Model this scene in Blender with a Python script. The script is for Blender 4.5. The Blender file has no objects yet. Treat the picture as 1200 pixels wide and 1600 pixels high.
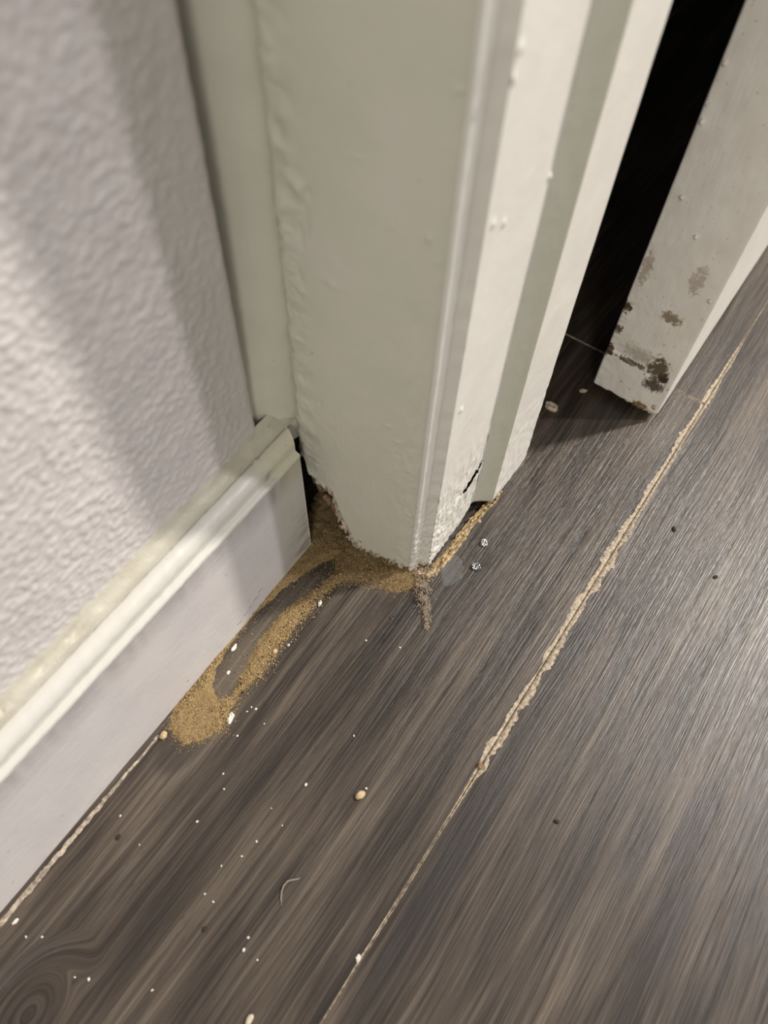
import bpy, math, random
from mathutils import Vector, Matrix, noise
S = bpy.context.scene
C = S.collection
# ------------------------------------------------------------------ camera
MM = 0.001
CAM_H = 0.34
RC = ((0.57004485, -0.82112455, 0.02834343),
      (-0.70112728, -0.50414507, -0.50424031),
      (0.42833329, 0.26756724, -0.86309812))      # rows: camera right, down, forward in the world
FPX = 1242.2                                       # focal length in pixels of the 1200x1600 frame
cd = bpy.data.cameras.new('camera'); cam = bpy.data.objects.new('camera', cd); C.objects.link(cam)
r, d, f = (Vector(v) for v in RC)
m = Matrix((r, -d, -f)).transposed().to_4x4()
m.translation = (0, 0, CAM_H); cam.matrix_world = m
cd.sensor_fit = 'HORIZONTAL'; cd.sensor_width = 7.3; cd.lens = 7.3*FPX/1200
cd.clip_start = 0.01; cd.clip_end = 30
cd.dof.use_dof = True; cd.dof.focus_distance = 0.365; cd.dof.aperture_fstop = 2.2
S.camera = cam
# ------------------------------------------------------------------ world, lamps, exposure
w = bpy.data.worlds.new('room_light'); S.world = w; w.use_nodes = True
bg = w.node_tree.nodes['Background']; bg.inputs[0].default_value = (0.93, 0.88, 0.80, 1); bg.inputs[1].default_value = 0.50
def lamp(name, az, el, dist, power, col, size):
    L = bpy.data.lights.new(name, 'AREA'); L.shape = 'DISK'; L.size = size; L.energy = power; L.color = col
    o = bpy.data.objects.new(name, L); C.objects.link(o)
    a, e = math.radians(az), math.radians(el); tgt = Vector((0.14, 0.08, 0))
    dv = Vector((math.cos(e)*math.cos(a), math.cos(e)*math.sin(a), math.sin(e)))
    o.location = tgt + dv*dist; o.rotation_euler = dv.to_track_quat('Z', 'Y').to_euler()
    return o
lamp('ceiling_lamp', -36, 45, 2.6, 66, (1.0, 0.945, 0.87), 0.14)
lamp('ceiling_lamp', -52, 46, 2.7, 24, (0.98, 0.93, 0.97), 0.10)
lamp('fill_light', -150, 32, 2.6, 15, (1.0, 0.95, 0.86), 0.5)  # added soft fill for the door edge and casing side, no source seen
S.view_settings.view_transform = 'Standard'; S.view_settings.look = 'None'
S.view_settings.exposure = 0.0; S.view_settings.gamma = 1.0; S.view_settings.use_curve_mapping = False

# ------------------------------------------------------------------ helpers
def ray(px, py):
    a, b = (px-600)/FPX, (py-800)/FPX
    return Vector((RC[0][i]*a + RC[1][i]*b + RC[2][i] for i in range(3)))
def on_floor(px, py, z=0.0):
    v = ray(px, py); t = (z-CAM_H)/v.z
    return Vector((v.x*t, v.y*t, z))
def on_plane(px, py, p, n):
    v = ray(px, py); c = Vector((0, 0, CAM_H)); t = (Vector(p)-c).dot(Vector(n))/v.dot(Vector(n))
    return c + v*t
def nz(x, y, z=0.0): return noise.noise(Vector((x, y, z)))
def fbm(x, y, z=0.0, o=4): return noise.fractal(Vector((x, y, z)), 1.0, 2.0, o)
def sst(a, b, x):
    t = min(1, max(0, (x-a)/(b-a))); return t*t*(3-2*t)
def interp(tab, x):
    if x <= tab[0][0]: return tab[0][1]
    for (a, p), (b, q) in zip(tab, tab[1:]):
        if x <= b: return p + (q-p)*(x-a)/max(b-a, 1e-9)
    return tab[-1][1]
def obj(name, vs, fs, mat, parent=None, smooth=True, mats=None, fm=None):
    me = bpy.data.meshes.new(name); me.from_pydata([tuple(v) for v in vs], [], fs)
    for q in (mats or [mat]): me.materials.append(q)
    if fm: me.polygons.foreach_set('material_index', fm)
    me.polygons.foreach_set('use_smooth', [smooth]*len(me.polygons)); me.update()
    o = bpy.data.objects.new(name, me); C.objects.link(o)
    if parent is not None: o.parent = parent
    return o
def struct(o, label=None, cat=None):
    o['kind'] = 'structure'
    if label: o['label'] = label; o['category'] = cat
    return o
def tag(o, label, cat, group=None, kind=None):
    o['label'] = label; o['category'] = cat
    if group: o['group'] = group
    if kind: o['kind'] = kind
    return o
def box(x0, x1, y0, y1, z0, z1):
    v = [(x, y, z) for x in (x0, x1) for y in (y0, y1) for z in (z0, z1)]
    return v, [(0, 1, 3, 2), (4, 6, 7, 5), (0, 4, 5, 1), (2, 3, 7, 6), (0, 2, 6, 4), (1, 5, 7, 3)]
def at_base(o, p):
    """put the object's origin at p without moving the mesh"""
    p = Vector(p)
    for v in o.data.vertices: v.co -= p
    o.location = p
    return o

# ------------------------------------------------------------------ materials
class NT:
    def __init__(s, name):
        s.m = bpy.data.materials.new(name); s.m.use_nodes = True; s.t = s.m.node_tree; s.n = s.t.nodes
        s.b = s.n['Principled BSDF']; s._p = None
    def set(s, inp, v):
        if isinstance(v, bpy.types.NodeSocket): s.t.links.new(v, inp)
        elif v is not None: inp.default_value = v
    def pos(s):
        if s._p is None: s._p = s.n.new('ShaderNodeNewGeometry').outputs['Position']
        return s._p
    def math(s, op, a, b=None, c=None, clamp=False):
        n = s.n.new('ShaderNodeMath'); n.operation = op; n.use_clamp = clamp
        for i, v in enumerate((a, b, c)): s.set(n.inputs[i], v)
        return n.outputs[0]
    def vmath(s, op, a, b=None):
        n = s.n.new('ShaderNodeVectorMath'); n.operation = op
        s.set(n.inputs[0], a); s.set(n.inputs[1], b)
        return n.outputs['Value' if op in ('LENGTH', 'DOT_PRODUCT') else 'Vector']
    def noise(s, vec, scale=1, detail=3, rough=.55, dist=0):
        n = s.n.new('ShaderNodeTexNoise'); s.set(n.inputs['Vector'], vec); n.inputs['Scale'].default_value = scale
        n.inputs['Detail'].default_value = detail; n.inputs['Roughness'].default_value = rough; n.inputs['Distortion'].default_value = dist
        return n.outputs[0]
    def ramp(s, v, stops):
        n = s.n.new('ShaderNodeValToRGB'); s.set(n.inputs[0], v); e = n.color_ramp.elements
        while len(e) < len(stops): e.new(.5)
        for q, (p, c) in zip(e, stops):
            q.position = p; q.color = (c, c, c, 1) if not isinstance(c, tuple) else (*c, 1)
        return n.outputs[0]
    def mix(s, f, a, b, mode='MIX'):
        n = s.n.new('ShaderNodeMix'); n.data_type = 'RGBA'; n.blend_type = mode; s.set(n.inputs[0], f)
        for i, v in ((6, a), (7, b)): s.set(n.inputs[i], (*v, 1) if isinstance(v, tuple) else v)
        return n.outputs[2]
    def blob(s, c, rad, soft=.5):
        """1 inside an ellipsoid around c, falling to 0 at its edge"""
        v = s.vmath('DIVIDE', s.vmath('SUBTRACT', s.pos(), tuple(c)), tuple(rad))
        n = s.n.new('ShaderNodeMapRange'); n.interpolation_type = 'SMOOTHSTEP'
        s.set(n.inputs[0], s.vmath('LENGTH', v)); n.inputs[1].default_value = 1; n.inputs[2].default_value = 1-soft
        n.inputs[3].default_value = 0; n.inputs[4].default_value = 1
        return n.outputs[0]
    def bump(s, h, dist, strength=1.0):
        n = s.n.new('ShaderNodeBump'); n.inputs['Strength'].default_value = strength; n.inputs['Distance'].default_value = dist
        s.set(n.inputs['Height'], h); s.t.links.new(n.outputs[0], s.b.inputs['Normal'])
    def done(s, col, rough=.5, spec=.5):
        s.set(s.b.inputs['Base Color'], (*col, 1) if isinstance(col, tuple) else col)
        s.set(s.b.inputs['Roughness'], rough); s.b.inputs['Specular IOR Level'].default_value = spec
        return s.m
def simple(name, col, rough=.6, var=.25, scale=900, bump=0.0002, spec=.4):
    k = NT(name); n = k.noise(k.pos(), scale, 3)
    c = k.mix(k.ramp(n, [(.3, 0.0), (.7, 1.0)]), tuple(q*(1-var) for q in col), tuple(min(1, q*(1+var)) for q in col))
    if bump: k.bump(n, bump, .6)
    return k.done(c, rough, spec)
def paint(name, col, col2, rough=.38, bump=.00025, dirt=0.0):
    """brushed trim paint: a slow tint drift, fine brush ridges, a few dirt flecks"""
    k = NT(name); p = k.pos()
    c = k.mix(k.ramp(k.noise(p, 45, 3), [(.35, 0.0), (.65, 1.0)]), col, col2)
    fl = k.noise(p, 420, 2, .5)
    c = k.mix(k.ramp(fl, [(.74, 0.0), (.80, .55)]), c, (.20, .17, .12))
    if dirt:
        dn = k.noise(k.vmath('MULTIPLY', p, (60, 60, 160)), 1, 4, .65)
        c = k.mix(k.ramp(dn, [(.5, 0.0), (.75, dirt)]), c, (.30, .25, .20))
    br = k.noise(k.vmath('MULTIPLY', p, (900, 900, 60)), 1, 3, .6)
    k.bump(k.math('ADD', br, k.math('MULTIPLY', k.noise(p, 260, 3), 1.4)), bump, .5)
    return k.done(c, rough, .45)

def wood_floor():
    k = NT('grey_brown_vinyl_planks'); p = k.pos()
    sx = k.n.new('ShaderNodeSeparateXYZ'); k.set(sx.inputs[0], p); x, y = sx.outputs[0], sx.outputs[1]
    oi = k.n.new('ShaderNodeObjectInfo').outputs['Random']
    wob = k.math('MULTIPLY', k.math('SUBTRACT', k.noise(k.vmath('MULTIPLY', p, (4.5, 16, 1)), 1, 2), .5), .010)
    Y = k.math('ADD', y, wob)
    for (cx, cy, sxx, rad) in ((-.077, .090, .60, .019),):
        dx = k.math('MULTIPLY', k.math('SUBTRACT', x, cx), sxx); dy = k.math('SUBTRACT', y, cy)
        rr = k.math('SQRT', k.math('ADD', k.math('MULTIPLY', dx, dx), k.math('MULTIPLY', dy, dy)))
        mr = k.n.new('ShaderNodeMapRange'); mr.interpolation_type = 'SMOOTHSTEP'; k.set(mr.inputs[0], rr)
        mr.inputs[1].default_value = rad; mr.inputs[2].default_value = rad*.45; mr.inputs[3].default_value = 0; mr.inputs[4].default_value = 1
        Y = k.math('ADD', k.math('MULTIPLY', Y, k.math('SUBTRACT', 1.0, mr.outputs[0])),
                   k.math('MULTIPLY', k.math('SUBTRACT', cy, rr), mr.outputs[0]))
    def g(a, b, detail=3, off=0.0, rough=.55):
        cb = k.n.new('ShaderNodeCombineXYZ')
        k.set(cb.inputs[0], k.math('MULTIPLY', x, a)); k.set(cb.inputs[1], k.math('MULTIPLY', Y, b))
        k.set(cb.inputs[2], k.math('MULTIPLY_ADD', oi, 40.0, off))
        return k.noise(cb.outputs[0], 1, detail, rough)
    broad = g(7, 62, 3, 2.0); mid = g(15, 480, 4, 5.0, .6); fine = g(34, 1750, 3, 9.0, .6); tick = g(210, 1500, 2, 13.0)
    v = k.math('ADD', k.math('MULTIPLY', broad, .46), k.math('ADD', k.math('MULTIPLY', mid, .40), k.math('MULTIPLY', fine, .26)))
    c = k.ramp(v, [(.39, (.0115, .0083, .0066)), (.505, (.031, .0232, .0176)), (.60, (.068, .0515, .0385)), (.73, (.145, .114, .085))])
    tint = k.noise(k.vmath('MULTIPLY', p, (11, 38, 1)), 1, 2)
    c = k.mix(k.ramp(tint, [(.35, 0.0), (.7, .38)]), c, k.mix(1.0, c, (.84, .93, 1.0), 'MULTIPLY'))
    c = k.mix(k.ramp(tick, [(.66, 0.0), (.74, .55)]), c, (.014, .012, .011))
    for (bx, by, rx, ry, amt) in ((.100, -.066, .030, .007, .55), (.120, -.080, .026, .008, .5), (.083, -.090, .030, .009, .5), (.150, -.026, .05, .007, .4), (.060, -.0075, .085, .011, .75), (.165, -.006, .05, .006, .45)):
        c = k.mix(k.math('MULTIPLY', k.blob((bx, by, 0), (rx, ry, .01), .9), amt), c, (.022, .020, .021))
    film = k.math('MULTIPLY', k.blob((.078, .1115, 0), (.062, .0135, .01), .8), k.math('MULTIPLY_ADD', mid, .5, .12))
    c = k.mix(film, c, (.20, .165, .125))
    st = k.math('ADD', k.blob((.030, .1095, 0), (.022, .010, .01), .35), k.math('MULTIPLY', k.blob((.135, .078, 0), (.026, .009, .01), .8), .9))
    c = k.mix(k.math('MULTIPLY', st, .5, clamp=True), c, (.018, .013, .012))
    h = k.math('ADD', k.math('MULTIPLY', fine, .7), k.math('MULTIPLY', mid, .8))
    k.bump(h, .00032, .9)
    return k.done(c, k.ramp(fine, [(.3, .30), (.7, .44)]), .5)

M = {}
M['wood'] = wood_floor()
M['core'] = simple('pale_chipped_plank_core', (.37, .305, .225), .8, .55, 600, .0007)
M['under'] = simple('dark_subfloor', (.02, .016, .012), .9)
kw = NT('textured_wall_paint'); nn = kw.noise(kw.pos(), 500, 4, .6)
kw.bump(nn, .00035, .6)
M['wall'] = kw.done(kw.mix(kw.ramp(kw.noise(kw.pos(), 30, 2), [(.35, 0.0), (.65, 1.0)]), (.58, .55, .54), (.63, .60, .58)), .42, .5)
M['trim'] = paint('greenish_white_trim_paint', (.575, .57, .48), (.61, .595, .515))
M['front'] = paint('white_casing_paint', (.70, .675, .615), (.74, .72, .66), .34)
M['cream'] = paint('cream_caulk_paint', (.52, .50, .42), (.46, .43, .35), .4, .0004, .5)
M['raw'] = simple('rotten_brown_fibreboard', (.24, .155, .085), .9, .5, 700, .0008)
M['torn'] = simple('torn_dirty_paint', (.42, .35, .27), .7, .6, 420, .0008)
kd = NT('tan_wood_dust'); pd = kd.pos()
cdu = kd.mix(kd.ramp(kd.noise(pd, 1700, 3), [(.3, 0.0), (.7, 1.0)]), (.19, .128, .055), (.40, .285, .14))
corner_shade = kd.math('MULTIPLY', kd.blob((.146, .098, 0), (.044, .040, .02), .75), kd.math('MULTIPLY_ADD', kd.noise(pd, 260, 4, .65), 1.1, .1), clamp=True)  # shade under the casing corner, painted into the dust colour
cdu = kd.mix(corner_shade, cdu, (.055, .036, .018))
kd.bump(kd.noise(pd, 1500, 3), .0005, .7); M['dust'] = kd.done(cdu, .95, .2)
M['grain'] = simple('tan_frass_grains', (.40, .285, .135), .9, .35, 800, 0)
M['dark'] = simple('dark_brown_dirt', (.035, .024, .016), .9, .4)
M['chip'] = simple('white_paint_chip', (.72, .69, .62), .6, .12, 900)
M['chipcream'] = simple('cream_paint_chip', (.52, .45, .35), .7, .25, 700)
M['crumb'] = simple('tan_crumb', (.50, .38, .22), .7, .25, 700)
M['lint'] = simple('grey_tan_lint', (.50, .41, .31), .95, .35, 900, 0)
M['hair'] = simple('pale_fibre', (.31, .25, .20), .6, .15, 900, 0)
M['caulkline'] = simple('pale_gritty_caulk', (.36, .30, .235), .85, .6, 420, .0005)
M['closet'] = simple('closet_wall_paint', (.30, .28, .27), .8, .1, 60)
kg = NT('golden_dried_glue'); M['gold'] = kg.done(kg.mix(kg.ramp(kg.noise(kg.pos(), 600, 3), [(.35, 0.0), (.65, 1.0)]), (.10, .06, .025), (.50, .36, .18)), .35, .5)
kg.bump(kg.noise(kg.pos(), 500, 3), .0008, .7)
kc = NT('clear_glue'); kc.b.inputs['Transmission Weight'].default_value = 1.0
M['clear'] = kc.done((.96, .98, 1.0), .09, .9)
kf = NT('clear_glue_film'); kf.b.inputs['Alpha'].default_value = .13; M['film'] = kf.done((.40, .42, .42), .14, .9)
kc.bump(kc.noise(kc.vmath('MULTIPLY', kc.pos(), (200, 1300, 200)), 1, 2), .0002, .5)

# ------------------------------------------------------------------ floor and planks
SEAM = 0.0022; WID = 0.178; ENDX = 0.327
floor = struct(obj('floor', *box(-1.6, 2.0, -2.0, 1.0, -.03, -.0025), M['under'], smooth=False))
# chip widths beside the seam: photo row, width on the baseboard side, width on the near side (photo px)
CH = [(530, 1, 1), (552, 3, 3), (572, 4, 5), (590, 4, 3), (618, 9, 8), (640, 5, 5), (668, 6, 4), (682, 11, 3), (712, 5, 6), (740, 7, 6),
      (765, 10, 5), (782, 6, 7), (803, 5, 5), (824, 12, 8), (841, 8, 9), (856, 11, 4), (875, 12, 14), (886, 6, 12), (898, 6, 6), (913, 9, 15),
      (926, 4, 4), (937, 13, 6), (957, 9, 9), (983, 6, 6), (998, 5, 10), (1025, 8, 12), (1037, 2, 14), (1047, 2, 4), (1062, 3, 10), (1078, 6, 12),
      (1092, 6, 13), (1107, 6, 3), (1120, 8, 12), (1128, 3, 9), (1143, 4, 10), (1164, 10, 10), (1178, 7, 4), (1196, 4, 11), (1210, 3, 4), (1240, 2, 3),
      (1300, .8, 1.2), (1350, 1, 1.6), (1400, 1, 1.8), (1450, 1.6, 1.4), (1500, 2, .8), (1560, 1.2, .6), (1600, 1, .5)]
seam_px = [(520, 1600), (567, 1505), (745, 1200), (905, 945), (1030, 745), (1110, 620), (1165, 530)]
def seam_x(row):
    px = interp(sorted((b, a) for a, b in seam_px), row); return on_floor(px, row).x
tabL = sorted((seam_x(r_), a*.00026) for r_, a, b in CH); tabR = sorted((seam_x(r_), b*.00026) for r_, a, b in CH)
def chipw(tab, x, s):
    wv = interp(tab, x)
    return max(.00015, wv*(1 + .5*nz(x*420, s) + .25*nz(x*1150, s+3)) )
def flat(x, s): return .0003 + .0002*abs(nz(x*300, s))
def plank(x0, x1, y0, y1, wlo, whi, wx0=None, wx1=None, fine=None):
    """a plank lying along x; wlo/whi/wx0/wx1 give the width of the chipped bevel on each edge"""
    xs = [x0]
    x = x0
    while x < x1-1e-6:
        st = .0005 if fine and fine[0] < x < fine[1] else .02
        x = min(x1, x+st); xs.append(x)
    vs, fs = [], []; cv, cf = [], []
    n = len(xs); e0 = wx0 or 0.0004; e1 = wx1 or 0.0004
    tx = [min(max(q, x0+e0), x1-e1) for q in xs]
    lo = [y0+wlo(q, 1.0) for q in xs]; hi = [y1-whi(q, 7.0) for q in xs]
    for i in range(n): vs += [(tx[i], lo[i], 0), (tx[i], hi[i], 0)]
    for i in range(n-1): fs.append((2*i, 2*i+2, 2*i+3, 2*i+1))
    # chipped bevel, all round: top edge -> crumbled middle -> arris -> foot of the plank
    def strip(top, mid, bot):
        b = len(cv)
        for t, q, u in zip(top, mid, bot): cv.extend((t, q, u, (u[0], u[1], -.0025)))
        for i in range(len(top)-1):
            for j in range(3):
                a = b+4*i+j; cf.append((a, a+1, a+5, a+4))
    def line(edge, yb, s):
        top = [(tx[i], edge[i], 0) for i in range(n)]
        mid = [(tx[i], edge[i]*.5+yb*.5, .00022*nz(xs[i]*1500, s)+.00005) for i in range(n)]
        bot = [(min(max(xs[i], x0), x1), yb, -.0004) for i in range(n)]
        strip(top, mid, bot)
    line(lo, y0, 2.0); line(hi, y1, 5.0)
    for xe, e, sg in ((x0, e0, 1), (x1, e1, -1)):
        ys = [y0 + (y1-y0)*i/200 for i in range(201)]
        t_ = [(xe+sg*e*(1+.0*nz(q*700, xe)), min(max(q, lo[0] if sg > 0 else lo[-1]), hi[0] if sg > 0 else hi[-1]), 0) for q in ys]
        m_ = [(xe+sg*e*.5, q, .0001*nz(q*1500, xe)) for q in ys]; b_ = [(xe, q, -.0004) for q in ys]
        strip(t_, m_, b_)
    o = obj('plank', vs, fs, M['wood'], floor, False)
    c = obj('chipped_edge', cv, cf, M['core'], o, True)
    c['label'] = 'pale chipped core showing along the plank edge'
    return o
fr = (-.03, .45)
def cl(x, s): return chipw(tabL, x, s)
def cr(x, s): return chipw(tabR, x, s)
plank(-.90, ENDX-.0003, SEAM+.00012, SEAM+WID, cl, flat, None, .00035, fr)
plank(ENDX+.0003, 1.5, SEAM+.00012, SEAM+WID, cl, flat, .0004, None, fr)
plank(-.62, .60, SEAM-WID, SEAM-.00012, flat, cr, None, None, fr)
plank(.6006, 1.82, SEAM-WID, SEAM-.00012, flat, flat)
plank(-1.5, -.6206, SEAM-WID, SEAM-.00012, flat, flat)
plank(-.4, .82, SEAM-2*WID, SEAM-WID-.0003, flat, flat)
plank(.8206, 1.9, SEAM-2*WID, SEAM-WID-.0003, flat, flat)
plank(-.25, .97, SEAM+WID+.0003, SEAM+2*WID, flat, flat)

# ------------------------------------------------------------------ wall with knock-down texture
WY = 0.1365
def wall_h(x, z):
    a = fbm(x*430, z*480, 1.3, 4); b = abs(fbm(x*800+9, z*800, 4.1, 2))
    v = sst(-.05, .40, a)*.00052 + b*.00034 + nz(x*60, z*60, 7)*.0004
    calm = 1 - .55*sst(.100, .122, x)
    return v*calm - .0085*max(0, (x-.1215)/.0072)**2
def build_wall():
    X0, X1, Z0, Z1, st = -.22, .1285, .070, .40, .0008
    nx, nzn = int((X1-X0)/st), int((Z1-Z0)/st); vs, fs = [], []
    for j in range(nzn+1):
        z = Z0 + (Z1-Z0)*j/nzn
        for i in range(nx+1):
            x = X0 + (X1-X0)*i/nx
            e = min(1, (x-X0)/.02, (Z1-z)/.02)
            vs.append((x, WY - (wall_h(x, z)*max(0, e) if x < .12 else wall_h(x, z)), z))
    for j in range(nzn):
        for i in range(nx):
            a = j*(nx+1)+i; fs.append((a, a+1, a+nx+2, a+nx+1))
    b = len(vs)                                    # the plain rest of the board, and its back
    vs += [(-1.6, WY, 0), (X0, WY, 0), (X0, WY, 2.5), (-1.6, WY, 2.5), (X1, WY, Z1), (X1, WY, 2.5), (X0, WY, Z1),
           (-1.6, WY+.012, 0), (X1, WY+.012, 0.07), (X1, WY+.012, 2.5), (-1.6, WY+.012, 2.5), (X1, WY, .07)]
    fs += [(b, b+1, b+2, b+3), (b+6, b+4, b+5, b+2), (b+7, b+10, b+9, b+8)]
    return vs, fs
wall = struct(obj('wall_left', *build_wall(), M['wall']), 'white knockdown textured wall left of the casing', 'wall')
# closet behind, so that the gap beside the door looks into a closed dark room
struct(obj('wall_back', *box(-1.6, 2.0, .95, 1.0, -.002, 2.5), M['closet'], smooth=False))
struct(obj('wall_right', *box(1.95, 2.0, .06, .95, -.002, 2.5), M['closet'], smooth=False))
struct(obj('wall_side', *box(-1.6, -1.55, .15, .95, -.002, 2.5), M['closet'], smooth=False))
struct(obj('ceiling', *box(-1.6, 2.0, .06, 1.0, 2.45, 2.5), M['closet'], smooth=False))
struct(obj('wall_front', *box(.1235, 1.98, .065, .15, 2.03, 2.5), M['wall'], smooth=False))
struct(obj('wall_end', *box(1.07, 1.98, .065, .15, 0, 2.03), M['wall'], smooth=False))

# ------------------------------------------------------------------ baseboard
BY = 0.1232
bb_prof = [(123.2, 0), (123.2, 20), (123.2, 40), (123.2, 60), (123.2, 76.6), (122.9, 77.3), (122.95, 78.3), (123.3, 78.9), (123.7, 79.15), (125.2, 79.35), (125.4, 79.45),
           (125.45, 79.8), (125.5, 82.9), (125.55, 83.3), (126.0, 84.4), (127.0, 85.8), (128.5, 86.7), (130.2, 87.3), (131.2, 87.3), (131.8, 86.3)]
bead_prof = [(131.5, 86.6), (131.9, 88.4), (132.5, 89.4), (133.4, 90.1), (134.4, 90.8), (135.3, 91.8), (136.0, 93.2), (137.2, 94.6)]
def extrude_x(prof, xs, jig):
    vs, fs = [], []; n = len(prof)
    for i, x in enumerate(xs):
        for j, (y, z) in enumerate(prof):
            dx, dy, dz = jig(x, j, y*MM, z*MM, i == len(xs)-1)
            vs.append((x+dx, y*MM+dy, z*MM+dz))
    for i in range(len(xs)-1):
        for j in range(n-1):
            a = i*n+j; fs.append((a, a+1, a+n+1, a+n))
    return vs, fs
xs = [-1.6, -1.0, -.5, -.3] + [-.2 + i*.0015 for i in range(223)]
def bb_jig(x, j, y, z, last):
    k = sst(.10, .134, x)
    dy = .00022*nz(x*55, z*60, 3) + (.0003*fbm(x*300, z*300, 2) if j > 4 else .00006*nz(x*400, z*300))
    g = 0
    if j >= 5: g = -.0011*math.exp(-((x-.1155)/.0035)**2)*nz(x*500, j*.9, 4)   # battered spot on the ridge
    return ((-.0012*min(1, z/.08) + max(0, y-.1250)*.55) if last else 0), dy+g*.6, g + (.0002*nz(x*800, 3) if j == 0 else 0)
vs, fs = extrude_x(bb_prof, xs, bb_jig)
n = len(bb_prof); last = (len(xs)-1)*n; q = len(vs)
for j in range(n): vs.append((vs[last+j][0], .1360, vs[last+j][2]))            # end grain
for j in range(n-1): fs.append((last+j, q+j, q+j+1, last+j+1))
def bb_mat():
    k = NT('white_baseboard_paint'); p = k.pos()
    sx = k.n.new('ShaderNodeSeparateXYZ'); k.set(sx.inputs[0], p)
    c = k.mix(k.ramp(k.noise(p, 40, 3), [(.35, 0.0), (.65, 1.0)]), (.60, .575, .575), (.65, .625, .615))
    top = k.ramp(k.math('MULTIPLY_ADD', sx.outputs[2], 160, k.math('MULTIPLY_ADD', k.noise(p, 200, 2), .25, -12.1)), [(.4, 0.0), (.6, .8)])
    c = k.mix(top, c, (.56, .55, .495))
    en = k.math('MULTIPLY_ADD', sx.outputs[0], 60, k.math('MULTIPLY_ADD', k.noise(k.vmath('MULTIPLY', p, (90, 200, 90)), 1, 3), 1.2, -7.1))
    en = k.math('MULTIPLY', k.ramp(en, [(.3, 0.0), (.7, 1.0)]), k.ramp(k.math('MULTIPLY', sx.outputs[2], 10), [(.60, .25), (.78, 1.0)]))
    c = k.mix(en, c, (.60, .585, .46))
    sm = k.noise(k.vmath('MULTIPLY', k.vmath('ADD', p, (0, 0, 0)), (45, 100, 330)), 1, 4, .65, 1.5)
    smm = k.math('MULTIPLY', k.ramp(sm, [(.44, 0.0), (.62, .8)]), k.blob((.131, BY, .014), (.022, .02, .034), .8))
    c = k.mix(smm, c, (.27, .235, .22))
    c = k.mix(k.ramp(k.noise(p, 330, 2), [(.75, 0.0), (.79, .7)]), c, (.22, .18, .14))
    k.bump(k.math('ADD', k.noise(k.vmath('MULTIPLY', p, (60, 800, 800)), 1, 3), k.noise(p, 300, 2)), .0002, .5)
    return k.done(c, .36, .5)
M['base'] = bb_mat()
base = struct(obj('baseboard_left', vs, fs, M['base']), 'white moulded baseboard along the textured wall', 'baseboard')
xs2 = [-.3 + i*.0012 for i in range(368)]
def bead_jig(x, j, y, z, last):
    if j in (0,): return 0, 0, 0
    a = .0007*fbm(x*190, j*.35, 2) + .0008*nz(x*45, 1.0)*(j > 3)
    gash = -.0016*sum(math.exp(-((x-c_)/.0035)**2) for c_ in (.013, .026, -.004)) * (j in (3, 4))*(.6+nz(x*700, j))
    a *= .75
    return 0, -gash*.5, a + gash
cb = obj('caulk_bead', *extrude_x(bead_prof, xs2, bead_jig), M['cream'], base); cb['label'] = 'lumpy cream caulk bead along the top of the baseboard'

# ragged paint scraped loose at the foot of the baseboard
rnd = random.Random(3)
for px, py, L in ((383, 960, 8), (398, 938, 10), (372, 975, 7), (405, 925, 8), (390, 950, 6)):
    p = on_plane(px, py, (0, BY, 0), (0, 1, 0)); v, ff = [], []
    a = rnd.uniform(.3, 1.0)
    for i in range(5):
        t = i/4; wd = .0007*(1-t*.8)
        cx = p.x + L*.00027*t*math.cos(a); cz = max(.0008, p.z) + L*.00027*t*math.sin(a)
        for sgn in (-1, 1): v.append((cx - sgn*wd*math.sin(a), BY - .0004 - .0007*t*t, cz + sgn*wd*math.cos(a)))
    for i in range(4): ff.append((2*i, 2*i+1, 2*i+3, 2*i+2))
    b = len(v); v += [(x_, y_+.0003, z_) for x_, y_, z_ in v]
    ff += [(c_[3]+b, c_[2]+b, c_[1]+b, c_[0]+b) for c_ in ff[:4]]
    obj('paint_curl', v, ff, M['chip'], base)

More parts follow.
